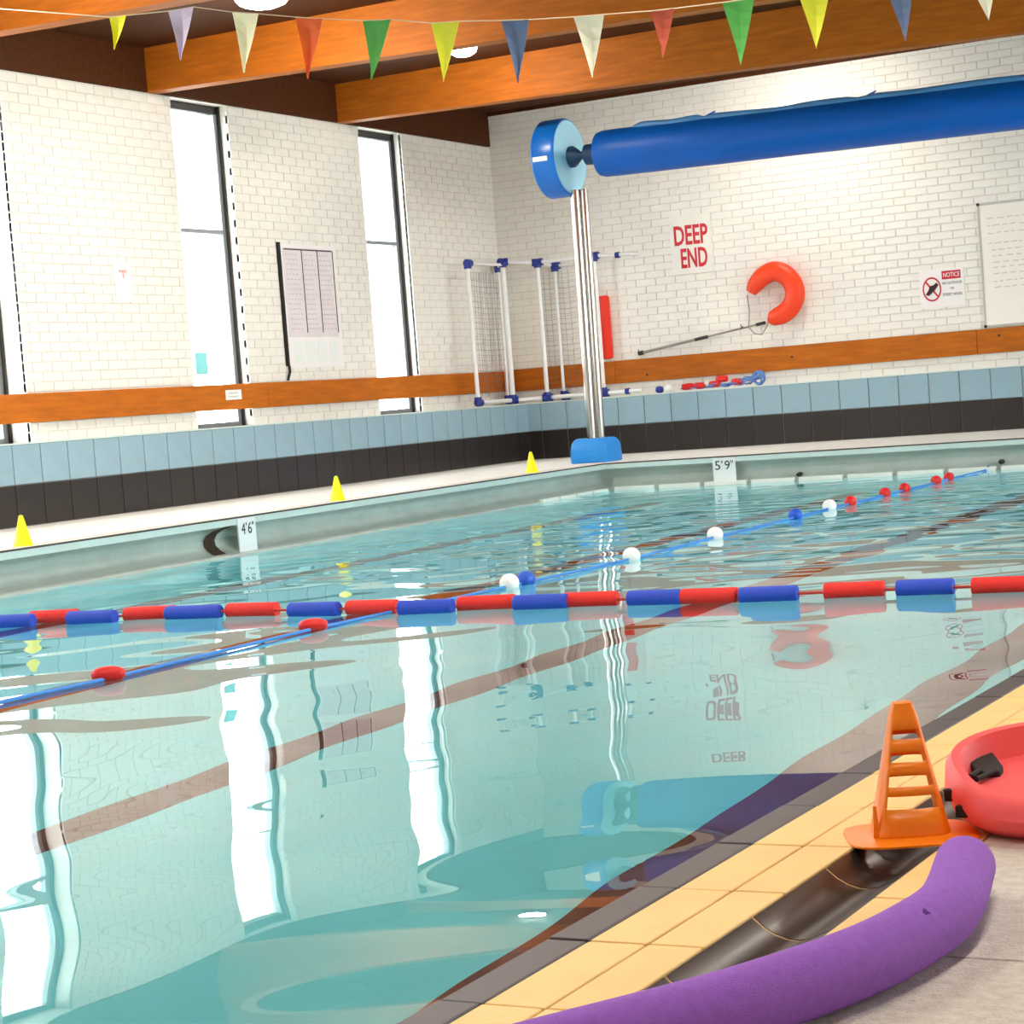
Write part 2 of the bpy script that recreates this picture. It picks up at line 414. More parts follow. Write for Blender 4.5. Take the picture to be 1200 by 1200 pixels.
# cove profile below the deck: overhang lip, hollow, waterline nosing, then the tank wall
PROF = [(0, -.014), (0, -.058)]
HOL = [(-.02, -.066), (-.075, -.082), (-.115, -.11), (-.125, -.145), (-.105, -.182), (-.06, -.212), (0.0, -.236), (.03, -.246), (.045, -.254), (.05, -.275)]
LOW = [(.05, -.31), (.05, -2.6)]
def sweep(prof, y_near=-24.9, x_far=X_R):
    m = MB(); n = len(prof); v = []
    for (d, z) in prof: v += [(PL+d, y_near, z), (PL+d, PF-d, z), (x_far, PF-d, z)]
    f = []
    for i in range(n-1):
        for k in range(2): f.append((3*i+k, 3*i+k+1, 3*i+k+4, 3*i+k+3))
    return m.add(v, f)
basin = struct(sweep(LOW).build('pool_basin_wall', BASIN), 'turquoise lined tank of the swimming pool', 'pool')
sweep([(.003, -.003), (.003, -.015)]).build('shadow_gap', mat('dark_joint', (84, 74, 68), .8), basin)
sweep(PROF).build('lip', LIPW, basin)
sweep([PROF[-1]]+HOL+[LOW[0]]).build('cove', COVE, basin, smooth=True)
def floor_z(y): return WZ-(1.75+.063*(max(y, -16.5)+2.3))
m = MB(); ys = [-24.9, -16.5, 0]
m.add([(x, y, floor_z(y)) for y in ys for x in (0, X_R)], [(0, 1, 3, 2), (2, 3, 5, 4)])
m.build('tank_floor', BASIN, basin)
for xc in (2.62, 4.48, 6.25, 8.02):
    m = MB(); w_ = .10
    m.add([(xc+s, y, floor_z(y)+.004) for y in (-24, -16.5, PF-.4) for s in (-w_, w_)]+[(xc+s, y, floor_z(y)-.02) for y in (-24, -16.5, PF-.4) for s in (-w_, w_)],
          [(0, 1, 3, 2), (2, 3, 5, 4), (0, 2, 8, 6), (2, 4, 10, 8), (1, 7, 9, 3), (3, 9, 11, 5)])
    m.build('lane_marking', MARKER, basin)
# pale nosing tiles along the waterline
me = MB().box(-.2, .2, -.026, .026, -.018, .018).mesh('nosing_tile', LIPTILE, bevel=.004)
x = PL+.30
while x < 9.0:
    link('nosing_tile', me, basin, loc=(x, PF-.038, -.243)); x += .445
me = MB().box(-.026, .026, -.15, .15, -.014, .014).mesh('nosing_tile', LIPTILE, bevel=.004)
for y in (-2.52, -2.86, -3.20, -3.54): link('nosing_tile', me, basin, loc=(PL+.038, y-.02, -.246))
for x, y in ((935, 555), (1172, 540)):
    q = hit(x, y, 1, PF-.01)
    MB().lathe([(.02, .05), (.022, .0), (.016, -.02), (.012, -.045)], (q.x, PF+.02, q.z-.01), axis='y', n=12).build('anchor_cup', DARKMET, basin, smooth=True)
# dark brown outlet patch laid over the cove beside the depth marker
m = MB(); prof = [PROF[-1]]+HOL[:-3]
n = len(prof); v = []
for i, (d, z) in enumerate(prof):
    s_ = i/(n-1); c0 = -8.15-.15*s_**.8; w0 = .075*(1+.25*s_)
    v += [(PL+d+.006, c0-w0, z), (PL+d+.006, c0+w0*.5, z)]
m.add(v, [(2*i, 2*i+1, 2*i+3, 2*i+2) for i in range(n-1)])
o = m.build('outlet_patch', OUTLET, basin, smooth=True)

# the water: a gently rippled surface
def water():
    x0, x1, y0, y1, st = PL-.01, 9.6, -21.0, PF+.01, .04
    nx, ny = int((x1-x0)/st)+1, int((y1-y0)/st)+1
    rnd = random.Random(3)
    calm = []; wavy = []
    for i in range(9):
        lam = rnd.uniform(.42, 1.3); a = rnd.uniform(-1.35, 1.35)+math.pi/2
        calm.append((2*math.pi/lam*math.cos(a), 2*math.pi/lam*math.sin(a), rnd.uniform(0, 6.28), .0038*lam/(2*math.pi)))
    for i in range(12):
        lam = rnd.uniform(.22, .7); a = rnd.gauss(math.pi/2+.25, .55)
        wavy.append((2*math.pi/lam*math.cos(a), 2*math.pi/lam*math.sin(a), rnd.uniform(0, 6.28), .0085*lam/(2*math.pi)))
    v = []; sin = math.sin
    for j in range(ny):
        y = y0+(y1-y0)*j/(ny-1)
        g = min(1, max(0, (y+11.8)/3.0)); g = g*g*(3-2*g)
        edge = min(1, (y1-y)/.6)*.75+.25
        for i in range(nx):
            x = x0+(x1-x0)*i/(nx-1)
            h = sum(A*sin(kx*x+ky*y+p_) for kx, ky, p_, A in calm)
            if g > 0: h = h*(1-.2*g)+g*edge*sum(A*sin(kx*x+ky*y+p_) for kx, ky, p_, A in wavy)
            v.append((x, y, WZ+h))
    f = [(j*nx+i, j*nx+i+1, (j+1)*nx+i+1, (j+1)*nx+i) for j in range(ny-1) for i in range(nx-1)]
    me = bpy.data.meshes.new('pool_water'); me.from_pydata(v, [], f)
    me.polygons.foreach_set('use_smooth', [True]*len(me.polygons)); me.materials.append(WATER)
    return me
struct(link('pool_water', water()), 'clear turquoise pool water with gentle ripples', 'water')

# near deck: edge tiles, yellow clay tiles, drain channel, concrete
def N(u, y): return EDGE_X(y)+u           # u: metres in from the pool edge
def strip(m, u0, u1, y0, y1, z0, z1):
    v = [(N(u, y), y, z) for u in (u0, u1) for y in (y0, y1) for z in (z0, z1)]
    return m.add(v, [(0, 1, 3, 2), (4, 6, 7, 5), (0, 4, 5, 1), (2, 3, 7, 6), (0, 2, 6, 4), (1, 5, 7, 3)])
near = MB()
strip(near, .004, .19, -24.9, PF+.01, -.6, -.006)
strip(near, .297, 5.2, -24.9, PF+.01, -.6, -.006)
strip(near, .19, .297, -24.9, PF+.01, -.6, -.034)
near = struct(near.build('floor', YGROUT), 'poolside floor of yellow tiles and rough concrete', 'floor')
TP = .238; YJ = -16.727
rows = [('edge_tile', EDGE, 0, .050, .002, 0), ('yellow_tile', YTILE, .0515, .1215, .002, 0), ('yellow_tile', YTILE, .1245, .19, .0015, 0), ('yellow_tile', YTILE, .299, .339, .0015, .1)]
for nm, m_, u0, u1, gap, sh in rows:
    for k in range(-6, 22):
        a = YJ+sh*0+TP*k; b = a+TP-.0035
        m = MB(); strip(m, u0, u1-gap*.5, a, b, -.05 if nm == 'edge_tile' else -.02, random.uniform(-.0006, .0006))
        m.build(nm, m_, near, bevel=.002)
far = MB()
for u0, u1, m_ in ((0, .05, EDGE),):
    strip(far, 0, .05, YJ+TP*22, PF, -.05, 0)
far.build('edge_strip', EDGE, near)
far = MB(); strip(far, .0515, .339, YJ+TP*22, PF, -.02, -.001); far.build('tile_strip', YTILE, near)
# drain channel of hollow glazed tiles
for k in range(-4, 22):
    a = -16.827+TP*k; b = a+TP-.006
    m = MB(); n = 8; v = []
    for y in (a, b):
        for i in range(n+1):
            s_ = i/n; u = .19+.107*s_
            z = -.003-.024*math.sin(math.pi*min(1, s_*1.05))**.8
            if s_ > .55: z = -.003-.024*math.sin(math.pi*.5775)**.8*(1-s_)/.45*1.0-.002
            v.append((N(u, y), y, z))
    v += [(N(.19+.107*i/n, y), y, -.04) for y in (a, b) for i in range(n+1)]
    q = n+1
    f = [(i, i+1, q+i+1, q+i) for i in range(n)]+[(i, i+1, 2*q+i+1, 2*q+i) for i in range(n)]+[(q+i, q+i+1, 3*q+i+1, 3*q+i) for i in range(n)]
    f += [(0, q, 3*q, 2*q), (n, q+n, 3*q+n, 2*q+n)]
    m.add(v, f).build('channel_tile', CHAN, near, smooth=True)
    g = MB(); v = []
    for i in range(n+1):
        s_ = i/n; u = .19+.107*s_
        z = -.006-.024*math.sin(math.pi*min(1, s_*1.05))**.8
        if s_ > .55: z = -.006-.024*math.sin(math.pi*.5775)**.8*(1-s_)/.45-.002
        v += [(N(u, b), b-.001, z+.002), (N(u, b+.006), b+.007, z+.002)]
    g.add(v, [(2*i, 2*i+1, 2*i+3, 2*i+2) for i in range(n)]).build('channel_joint', BEIGE, near)
for i in range(-1, 4):
    for j in range(0, 4):
        m = MB(); strip(m, .341+j*.9, .341+j*.9+.895, -17.183-.9*2+.9*i+.004, -17.183-.9*2+.9*(i+1), -.03, -.001)
        m.build('concrete_slab', CONC, near, bevel=.002)
m = MB(); strip(m, .341, 4.3, -14.48, PF, -.03, -.002); m.build('concrete_slab', CONC, near)
m = MB(); strip(m, .341, 4.3, -24.9, -19.9, -.03, -.002); m.build('concrete_slab', CONC, near)

# ------------------------------------------------------------------ pool cover roller
RY = -1.95
e = thing('pool_cover_roller', 'blue rolled pool cover on a raised drum and steel post at the pool corner', 'cover roller', (1.7, RY, 0))
ZR = 2.86
drum = MB().lathe([(.345, 0), (.365, .02), (.365, .215), (.35, .24)], (1.42, RY, ZR), axis='x', n=40).build('drum', BLUE, e, smooth=True)
MB().lathe([(.345, 0), (.34, .008), (.06, .012)], (1.655, RY, ZR), axis='x', n=40).build('drum_face', GLAREBLUE, drum, smooth=True, label='round blue drum face with lamp glare in its colour')
MB().lathe([(.10, 0), (.10, .04), (.035, .12), (.035, .15), (.095, .17), (.10, .32)], (1.66, RY, ZR), axis='x', n=24).build('shaft', SHAFT, e, smooth=True)
zt = lambda x: ZR-.012-.019*(x-1.95)
xs = [1.96, 1.975, 2.02, 2.15, 2.5, 3.5, 5, 6.5, 8.2, 8.25]; rs = [.17, .20, .213, .215, .215, .213, .21, .207, .205, .17]
roll = MB().tube([(x, RY, zt(x)) for x in xs], rs, n=36, up=(0, 0, 1)).build('cover_roll', SHEET, e, smooth=True)
for i, (a, b, hh) in enumerate(((2.36, 3.06, .205), (3.02, 4.55, .200), (4.5, 6.2, .203), (6.15, 8.1, .2))):
    m = MB(); n = 10; pts = []
    m.tube([(a+(b-a)*k/n, RY-.075, zt(a+(b-a)*k/n)+hh+.006*math.sin(k*.9+i)) for k in range(n+1)], [.012]+[.032]*(n-1)+[.012], n=10)
    m.build('cover_edge', SHEETE, roll, smooth=True)
for x in (3.06, 4.55):
    MB().prism([(0, 0), (.10, .035), (.02, -.03)], -.02, .02, lambda a, b, c: (x+a, RY-.06+c, zt(x)+.22+b)).build('cover_flap', SHEET, roll)
st = MB().box(1.45, 1.60, -.003, .003, -.022, .022).build('sticker', WHITEP, drum)
ang = math.radians(-4)
for v_ in st.data.vertices:
    a_ = ang+v_.co.z/.366; v_.co = Vector((v_.co.x, RY-(.366+v_.co.y*.6)*math.cos(a_), ZR+(.366+v_.co.y*.6)*math.sin(a_)))
MB().tube([(1.672, RY, .15), (1.688, RY, 2.55)], .050, n=20).build('post_tube', STEEL, e, smooth=True)
MB().tube([(1.757, RY+.01, .15), (1.775, RY+.01, 2.55)], .040, n=20).build('post_tube', STEEL, e, smooth=True)
# padded foot: half-round block
pts = [(-.20*math.cos(math.pi*k/16)*1.0, .0) for k in range(1)]
prof = [(-.17, 0), (-.175, .06), (-.165, .13), (-.13, .19), (-.07, .222), (0, .232), (.07, .222), (.13, .19), (.165, .13), (.175, .06), (.17, 0)]
MB().prism(prof, -.19, .19, lambda a, b, c: (1.70+c, RY+a, b)).build('foot_pad', PADBLUE, e, smooth=True, bevel=.012)
MB().tube([(8.35, RY, 0), (8.35, RY, 2.75)], .05, n=20).build('post_tube', STEEL, e, smooth=True)
MB().lathe([(.09, -.12), (.09, .14)], (8.35, RY, zt(8.3)), axis='x', n=20).build('bearing', SHAFT, e, smooth=True)

# ------------------------------------------------------------------ small yellow cones on the far deck
ylab = ['small yellow cone on the white deck, short of the 4 foot 6 depth marker', 'small yellow cone on the white deck between the depth marker and the padded post',
        'small yellow cone on the white deck beside the blue padded post']
yme = MB().lathe([(.060, 0), (.060, .006), (.055, .010), (.016, .165), (.012, .178), (.0005, .183)], n=24).mesh('yellow_cone', YELLOWC, smooth=True)
for (x, y), lb in zip(((25, 640), (400, 586.5), (630, 553.5)), ylab):
    q = hit(x, y, 2, 0)
    o = link('yellow_cone', yme, loc=(PL-.085, q.y, 0)); tag(o, lb, 'cone', 'small yellow cones along the pool edge')

# depth markers
def depth_marker(name, label, digits, place, w):
    t = thing(name, label, 'depth marker', place(0, -.14, 0))
    m = MB(); m.prism([(-w/2, -.25), (w/2, -.25), (w/2, -.018), (-w/2, -.018)], 0, .012, place); pl_ = m.build('plate', SIGNW, t)
    for body, u, v_, ww, hh in digits:
        link('numeral', text_mesh('numeral', body, BLACKTXT, ww, hh, lambda a, b, c: place(u+a, v_+b, .012+c*.6)), pl_)
depth_marker('depth_marker', 'white depth plate reading 4 6 on the side of the pool', (('4', -.065, -.125, .042, .075), ("'", -.012, -.07, .008, .022), ('6', .01, -.125, .042, .075), ('"', .058, -.07, .02, .022)),
             lambda u, v, w: (PL+.004+w, -8.01+u, v), .20)
depth_marker('depth_marker', 'white depth plate reading 5 9 at the deep end of the pool', (('5', -.085, -.125, .05, .08), ("'", -.022, -.07, .010, .025), ('9', .008, -.125, .05, .08), ('"', .066, -.07, .024, .025)),
             lambda u, v, w: (3.115+u, PF-.004-w, v), .215)

# ------------------------------------------------------------------ lane ropes
def interp(pts, x):
    for a, b in zip(pts, pts[1:]):
        if a[0] <= x <= b[0]: return a[1]+(b[1]-a[1])*(x-a[0])/(b[0]-a[0])
    return pts[0][1] if x < pts[0][0] else pts[-1][1]
fl_ = [(-20, 32, 729, 'b'), (42, 85, 723, 'r'), (85, 131, 724, 'b'), (153, 200, 719, 'r'), (200, 254, 718, 'b'), (270, 322, 715, 'r'), (342, 395, 714.5, 'b'),
       (410, 465, 712, 'r'), (472, 527, 712, 'b'), (542, 600, 707, 'r'), (606, 662, 706, 'b'), (664, 721, 703, 'r'), (739, 797, 701, 'b'), (801, 862, 699, 'r'),
       (870, 932, 697, 'b'), (969, 1034, 692, 'r'), (1053, 1116, 689, 'b'), (1141, 1210, 686, 'r')]
ZF = -.235
cent = []
for a, b, y, c in fl_:
    p0, p1 = hit(a, y, 2, ZF), hit(b, y, 2, ZF); cent.append(((p0.x+p1.x)/2, (p0.y+p1.y)/2, (p1.x-p0.x), c))
e = thing('lane_rope', 'lane rope strung with red and blue foam floats across the pool', 'lane rope', (cent[9][0], cent[9][1], WZ))
line = [(PL+.06, -12.05)]+[(c[0], c[1]) for c in cent]+[(8.6, -11.45), (EDGE_X(-11.4)-.02, -11.4)]
MB().tube([(x, y, -.236) for x, y in line], .006, n=8).build('rope', ROPER, e, smooth=True)
for i, (x, y, L, c) in enumerate(cent):
    dy = (line[min(i+2, len(line)-1)][1]-line[i][1])/(line[min(i+2, len(line)-1)][0]-line[i][0])
    L *= .97; pr = [(.018, -L/2+.001), (.031, -L/2), (.0345, -L/2+.004), (.035, -L/2+.01), (.035, L/2-.01), (.0345, L/2-.004), (.031, L/2), (.018, L/2-.001)]
    o = MB().lathe(pr, axis='x', n=20).build('foam_float', REDF if c == 'r' else BLUEF, e, smooth=True, label='red foam float' if c == 'r' else 'blue foam float')
    o.location = (x, y, ZF); o.rotation_euler = (random.uniform(0, 6), 0, math.atan(dy))
ropeB = [(-20, 823, ''), (127, 791, 'R'), (367, 733.5, 'R'), (597, 684, 'w'), (616, 680, 'b'), (740, 652, 'w'), (838, 627, 'w'), (932, 604, 'b'), (972, 593.5, 'w'), (997, 588, 'r'),
         (1037, 578, 'r'), (1060, 572.5, 'r'), (1097, 563.5, 'r'), (1112, 559.5, 'r'), (1160, 548, '')]
P = [(hit(x, y, 2, -.24), c) for x, y, c in ropeB]
e = thing('lane_rope', 'blue lane rope with sparse red and white floats running to the deep end', 'lane rope', (P[7][0].x, P[7][0].y, WZ))
pts = [(5.18, -20.9, -.242)]+[(q.x, q.y, -.252) for q, c in P]+[(P[-1][0].x+.02, PF-.08, -.22)]
MB().tube(pts, .007, n=8).build('rope', ROPEB, e, smooth=True)
for i, (q, c) in enumerate(P):
    if not c: continue
    m_, r, L, lb = {'R': (REDP, .030, .12, 'red float'), 'r': (REDP, .040, .10, 'red float'), 'w': (WHITEF, .046, .085, 'white float'), 'b': (BLUEP, .044, .09, 'blue float')}[c]
    pr = [(.006, -L/2), (r*.5, -L*.47), (r*.8, -L*.36), (r*.97, -L*.18), (r, 0), (r*.97, L*.18), (r*.8, L*.36), (r*.5, L*.47), (.006, L/2)]
    d_ = Vector(pts[i+2])-Vector(pts[i])
    if c == 'R':   # lies across the rope
        o = MB().lathe(pr, axis='x', n=18).build('float', m_, e, smooth=True, label=lb); o.rotation_euler = (0, 0, .55)
    else:
        o = MB().lathe(pr, axis='y', n=18).build('float', m_, e, smooth=True, label=lb); o.rotation_euler = (0, 0, math.atan2(-d_.x, d_.y))
    o.location = (q.x, q.y, -.238)

# ------------------------------------------------------------------ bunting
flags = [(128, 20, 148, 18, 133, 58, 'yellow'), (197, 13, 227, 8, 210, 70, 'lilac'), (272, 14, 303, 16, 284, 85, 'cream'), (346, 20, 378, 22, 359, 92, 'orange'),
         (425, 24, 458, 23, 437, 94, 'green'), (505, 27, 538, 25, 520, 96, 'lime'), (587, 24, 620, 23, 606, 97, 'blue'), (672, 20, 708, 17, 693, 90, 'white'),
         (762, 13, 790, 10, 778, 68, 'red'), (846, 3, 884, -2, 869, 76, 'green'), (936, -5, 972, -8, 957, 57, 'lime'), (1037, -15, 1070, -18, 1062, 48, 'blue'), (1130, -28, 1168, -32, 1159, 24, 'white')]
FC = {'yellow': (246, 238, 20), 'lilac': (214, 196, 222), 'cream': (255, 248, 206), 'orange': (236, 92, 16), 'green': (74, 160, 66), 'lime': (214, 214, 40), 'blue': (84, 104, 138), 'white': (222, 220, 196), 'red': (176, 70, 44)}
YB = -9.6
e = thing('bunting', 'string of coloured triangular pennants hung across the hall below the beams', 'bunting', (5.0, YB, 2.6))
sp_ = []
for f_ in flags:
    a, b, t_ = hit(f_[0], f_[1], 1, YB), hit(f_[2], f_[3], 1, YB), hit(f_[4], f_[5], 1, YB)
    sp_ += [a, b]
    m_ = mat('pennant_'+f_[6], FC[f_[6]], .7, var=.05, scale=12)
    m = MB(); n = 5; tw = random.uniform(-.025, .025); front = []; 
    for k in range(n+1):
        s_ = k/n; l_ = a.lerp(t_, s_); r_ = b.lerp(t_, s_); mid = (l_+r_)/2
        bulge = .02*math.sin(s_*math.pi)+tw*s_
        front.append([(l_.x, YB+bulge*.4, l_.z), (mid.x, YB+bulge, mid.z), (r_.x, YB+bulge*.5-.004, r_.z)])
    v = [q for row in front for q in row]+[(q[0], q[1]+.003, q[2]) for row in front for q in row]; o_ = 3*(n+1); f = []
    for k in range(n):
        for j in range(2):
            f.append((3*k+j, 3*k+j+1, 3*k+j+4, 3*k+j+3)); f.append((o_+3*k+j, o_+3*k+3+j, o_+3*k+j+4, o_+3*k+j+1))
        f.append((3*k, 3*k+3, o_+3*k+3, o_+3*k)); f.append((3*k+2, o_+3*k+2, o_+3*k+5, 3*k+5))
    f += [(0, o_, o_+1, 1), (1, o_+1, o_+2, 2)]
    m.add(v, f).build('pennant', m_, e, merge=True, label=f_[6]+' triangular pennant')
line = [(XW+.02, YB, 3.62), (1.2, YB, 3.30)]+[(q.x, YB, q.z) for q in sp_]+[(9.2, YB, 2.42), (11.0, YB, 2.6), (X_R, YB, 3.0)]
MB().tube(line, .003, n=6).build('string', mat('pale_string', (214, 190, 160), .8), e)

# ------------------------------------------------------------------ far wall: signs, buoy, board
YS = YW-.004
def on_far(x, y): return hit(x, y, 1, YW)
e = thing('deep_end_sign', 'red painted letters reading DEEP END on a white board', 'sign', (1.88, YS, 2.09))
bk = MB().box(1.66, 2.12, YS-.006, YS+.006, 1.80, 2.40).build('backing', WHITEBRICK, e)
for body, x0, x1, z0, z1 in (('DEEP', 1.705, 2.078, 2.098, 2.298), ('END', 1.765, 2.058, 1.862, 2.062)):
    link('lettering', text_mesh('lettering', body, REDTXT, x1-x0, z1-z0, lambda a, b, c: (x0+a, YS-.006-c, z0+b), bold=.022), bk)
e = thing('shoe_notice', 'small notice with a crossed out shoe and red banner reading NOTICE', 'sign', (4.46, YS, 1.4))
bk = MB().box(4.25, 4.69, YS-.006, YS+.006, 1.22, 1.59).build('plate', PAPER, e)
m = MB(); cx, cz, ro, ri = 4.37, 1.40, .10, .086
v = []; n = 32
for k in range(n):
    a = 2*math.pi*k/n
    for r in (ro, ri): v += [(cx+r*math.cos(a)*.92, YS-.006, cz+r*math.sin(a)*1.18), (cx+r*math.cos(a)*.92, YS-.009, cz+r*math.sin(a)*1.18)]
f = []
for k in range(n):
    a, b = 4*k, 4*((k+1) % n); f += [(a+1, b+1, b+3, a+3), (a, b, b+1, a+1), (a+2, a+3, b+3, b+2)]
m.add(v, f).add([(cx-.067, YS-.0085, cz+.074), (cx-.055, YS-.0085, cz+.086), (cx+.067, YS-.0085, cz-.074), (cx+.055, YS-.0085, cz-.086)], [(0, 1, 2, 3)])
m.build('prohibition_ring', REDTXT, bk)
MB().prism([(-.065, -.05), (-.03, -.06), (.03, -.01), (.068, .035), (.05, .062), (.02, .04), (-.02, .03), (-.035, -.01)], 0, .003, lambda a, b, c: (cx+a, YS-.0085-c, cz+b)).build('shoe_symbol', mat('dark_maroon_ink', (60, 12, 26), .5), bk)
MB().box(4.475, 4.66, YS-.009, YS-.005, 1.485, 1.565).build('banner', REDTXT, bk)
for body, x0, x1, z0, z1, m_ in (('NOTICE', 4.49, 4.65, 1.505, 1.548, SIGNW), ('NO OUTDOOR', 4.475, 4.67, 1.435, 1.46, BLACKTXT), ('OR', 4.55, 4.59, 1.385, 1.405, BLACKTXT), ('STREET SHOES', 4.475, 4.665, 1.325, 1.35, BLACKTXT)):
    link('lettering', text_mesh('lettering', body, m_, x1-x0, z1-z0, lambda a, b, c: (x0+a, YS-.009-c*.4, z0+b)), bk)
e = thing('whiteboard', 'large white board with faint handwriting on the deep end wall', 'whiteboard', (6.0, YW, 1.0))
wb = MB().box(4.88, 7.3, YW-.014, YW, 1.005, 2.15).build('board', mat('cream_whiteboard', (250, 243, 232), .35, var=.02), e)
m = MB().box(4.865, 4.882, YW-.02, YW, .985, 2.17).box(7.3, 7.315, YW-.02, YW, .985, 2.17).box(4.882, 7.3, YW-.02, YW, 2.15, 2.17).box(4.882, 7.3, YW-.02, YW, .985, 1.005)
m.build('frame', mat('pale_grey_frame', (196, 190, 182), .5), e)
for (x, z) in ((4.873, 2.162), (4.873, .995)): MB().lathe([(.016, -.022), (.016, -.026)], (x, YW, z), axis='y', n=10).build('screw_cap', DARKMET, e)
m = MB(); r_ = random.Random(5)
for z in [2.02, 1.95, 1.88, 1.78, 1.72, 1.66, 1.60, 1.55, 1.49, 1.42, 1.36]:
    x = 4.95 if z > 1.75 else 4.98
    while x < 5.3+r_.uniform(0, .12):
        w_ = r_.uniform(.03, .07); a = r_.uniform(-.006, .006)
        m.add([(x, YW-.0148, z-.004), (x+w_, YW-.0148, z+a-.004), (x+w_, YW-.0148, z+a+.004), (x, YW-.0148, z+.004)], [(0, 1, 2, 3)]); x += w_+r_.uniform(.015, .04)
stuffpart(m.build('handwriting', GREYTXT, wb))
# horseshoe buoy with its reaching pole and cords
e = thing('horseshoe_buoy', 'orange horseshoe lifebuoy hung on the deep end wall', 'lifebuoy', tuple(on_far(912, 345)))
px = [(884, 343), (889, 334), (897, 325), (907, 319), (917, 319), (927, 325), (934, 336), (935, 348), (930, 360), (921, 368), (911, 371.5), (905, 371)]
pts = [on_far(*q) for q in px]; pts = [Vector((q.x, YW-.09, q.z)) for q in pts]
rr = [.055, .085, .097, .1, .1, .1, .1, .1, .1, .098, .085, .055]
pts = catmull(pts, 4); rr = [rr[min(i//4, 11)]+(rr[min(i//4+1, 11)]-rr[min(i//4, 11)])*(i % 4)/4 for i in range(len(pts))]
MB().tube(pts, rr, n=20, flat=.75, up=(0, 1, 0)).build('float_body', ORANGEB, e, smooth=True)
q0, q1 = on_far(878, 346), on_far(879, 383)
MB().tube([(q0.x, YW-.06, q0.z), (q0.x+.01, YW-.05, (q0.z+q1.z)/2), (q1.x, YW-.04, q1.z)], .005, n=6).build('cord', ROPEG, e)
cp_ = [on_far(*q) for q in ((880, 384), (886, 391), (895, 392), (900, 384), (904, 374))]
MB().tube([(q.x, YW-.05, q.z) for q in cp_], .005, n=6).build('cord', ROPEG, e)
e = thing('reaching_pole', 'thin grey telescopic pole leaning below the orange lifebuoy', 'pole', tuple(on_far(750, 414)))
a, b = on_far(751, 414), on_far(898, 378)
A = Vector((a.x, YW-.03, a.z)); B = Vector((b.x, YW-.03, b.z))
MB().tube([A, A.lerp(B, .45)], .013, n=10).build('tube', mat('grey_aluminium', (160, 156, 150), .4, metal=.5), e, smooth=True)
MB().tube([A.lerp(B, .45), B], .009, n=10).build('tube', mat('grey_aluminium', (160, 156, 150)), e, smooth=True)
for s0, s1, r_ in ((-.01, .03, .022), (.45, .55, .017), (.93, 1.0, .016)):
    MB().tube([A.lerp(B, s0), A.lerp(B, s1)], r_, n=10).build('grip', DARKMET, e, smooth=True)
for s_ in (.0, .82):
    q = A.lerp(B, s_); MB().tube([(q.x, YW, q.z+.02), (q.x, YW-.05, q.z+.0), (q.x, YW-.06, q.z+.04)], .005, n=6).build('wall_hook', DARKMET, e)
e = tag(MB().box(.80, .925, YW-.075, YW-.004, 1.0, 1.665).build('rescue_tube', mat('bright_red_foam', (238, 42, 14), .5, var=.05), smooth=True, bevel=.025),
        'bright red rescue tube standing upright against the deep end wall', 'rescue tube')

# ------------------------------------------------------------------ pvc pipe frame with net, standing on the corner of the plinth
e = thing('pipe_frame', 'white plastic pipe goal frame with navy joints standing in the corner', 'pipe frame', (0, 0, LEDGE))
P1, P2, P2b, P3, P4, P5, P6 = (-.12, -.85), (-.12, -.08), (-.29, .13), (.20, .10), (.33, .24), (.862, .10), (1.37, .10)
zb, ztp = .645, 2.08
def pipe(a, b, r, nm='pipe'): MB().tube([a, b], r, n=12).build(nm, WHITEP, e, smooth=True)
def joint(a, dirs, r=.040, L=.058):
    m = MB()
    for d in dirs:
        d = Vector(d); m.tube([Vector(a)-d*r*.6, Vector(a)+d*L], r, n=12)
    m.build('joint', NAVY, e, smooth=True)
for q, r, zt_ in ((P1, .022, ztp), (P2, .029, ztp+.03), (P2b, .019, ztp), (P3, .024, ztp), (P4, .018, 2.03), (P5, .025, ztp)):
    pipe((q[0], q[1], zb), (q[0], q[1], zt_), r, 'post')
X_ = lambda a, b: (Vector((b[0], b[1], 0))-Vector((a[0], a[1], 0))).normalized()
for a, b, za, zb_, r in ((P1, P2, ztp, ztp, .016), (P2, P3, ztp+.03, ztp, .018), (P3, P5, ztp, ztp, .018), (P5, P6, ztp, 2.05, .02), (P1, P2, zb, zb, .022), (P2, P3, zb, zb, .022),
                         (P3, P5, zb, zb, .022), (P5, (1.30, .10), zb, zb, .022), (P2, P2b, ztp, ztp, .016), (P4, (.55, .24), 2.03, 2.03, .016), (P3, P4, ztp, 2.03, .016)):
    pipe((a[0], a[1], za), (b[0], b[1], zb_), r, 'rail')
for q, z, dirs in ((P1, ztp, [X_(P1, P2), (0, 0, -1)]), (P2, ztp+.03, [X_(P2, P3), X_(P2, P1), (0, 0, -1)]), (P2b, ztp, [X_(P2b, P2), (0, 0, -1)]), (P3, ztp, [X_(P3, P2), X_(P3, P5), (0, 0, -1)]),
                   (P4, 2.03, [(1, 0, 0), (0, 0, -1)]), (P5, ztp, [X_(P5, P3), X_(P5, P6), (0, 0, -1)]), (P1, zb, [X_(P1, P2), (0, 0, 1)]), (P2, zb, [X_(P2, P1), X_(P2, P3), (0, 0, 1)]),
                   (P3, zb, [X_(P3, P2), X_(P3, P5), (0, 0, 1)]), (P5, zb, [X_(P5, P3), X_(P5, P6), (0, 0, 1)]), (P2b, zb, [(0, 0, 1), X_(P2b, P2)]), (P4, zb, [(0, 0, 1), (1, 0, 0)])):
    joint((q[0], q[1], z), dirs)
for z in (2.06, zb): MB().tube([(1.115, .10, z), (1.16, .10, z)], .032, n=12).build('coupling', NAVY, e, smooth=True)
NETM = mat('grey_netting', (112, 108, 118), .8)
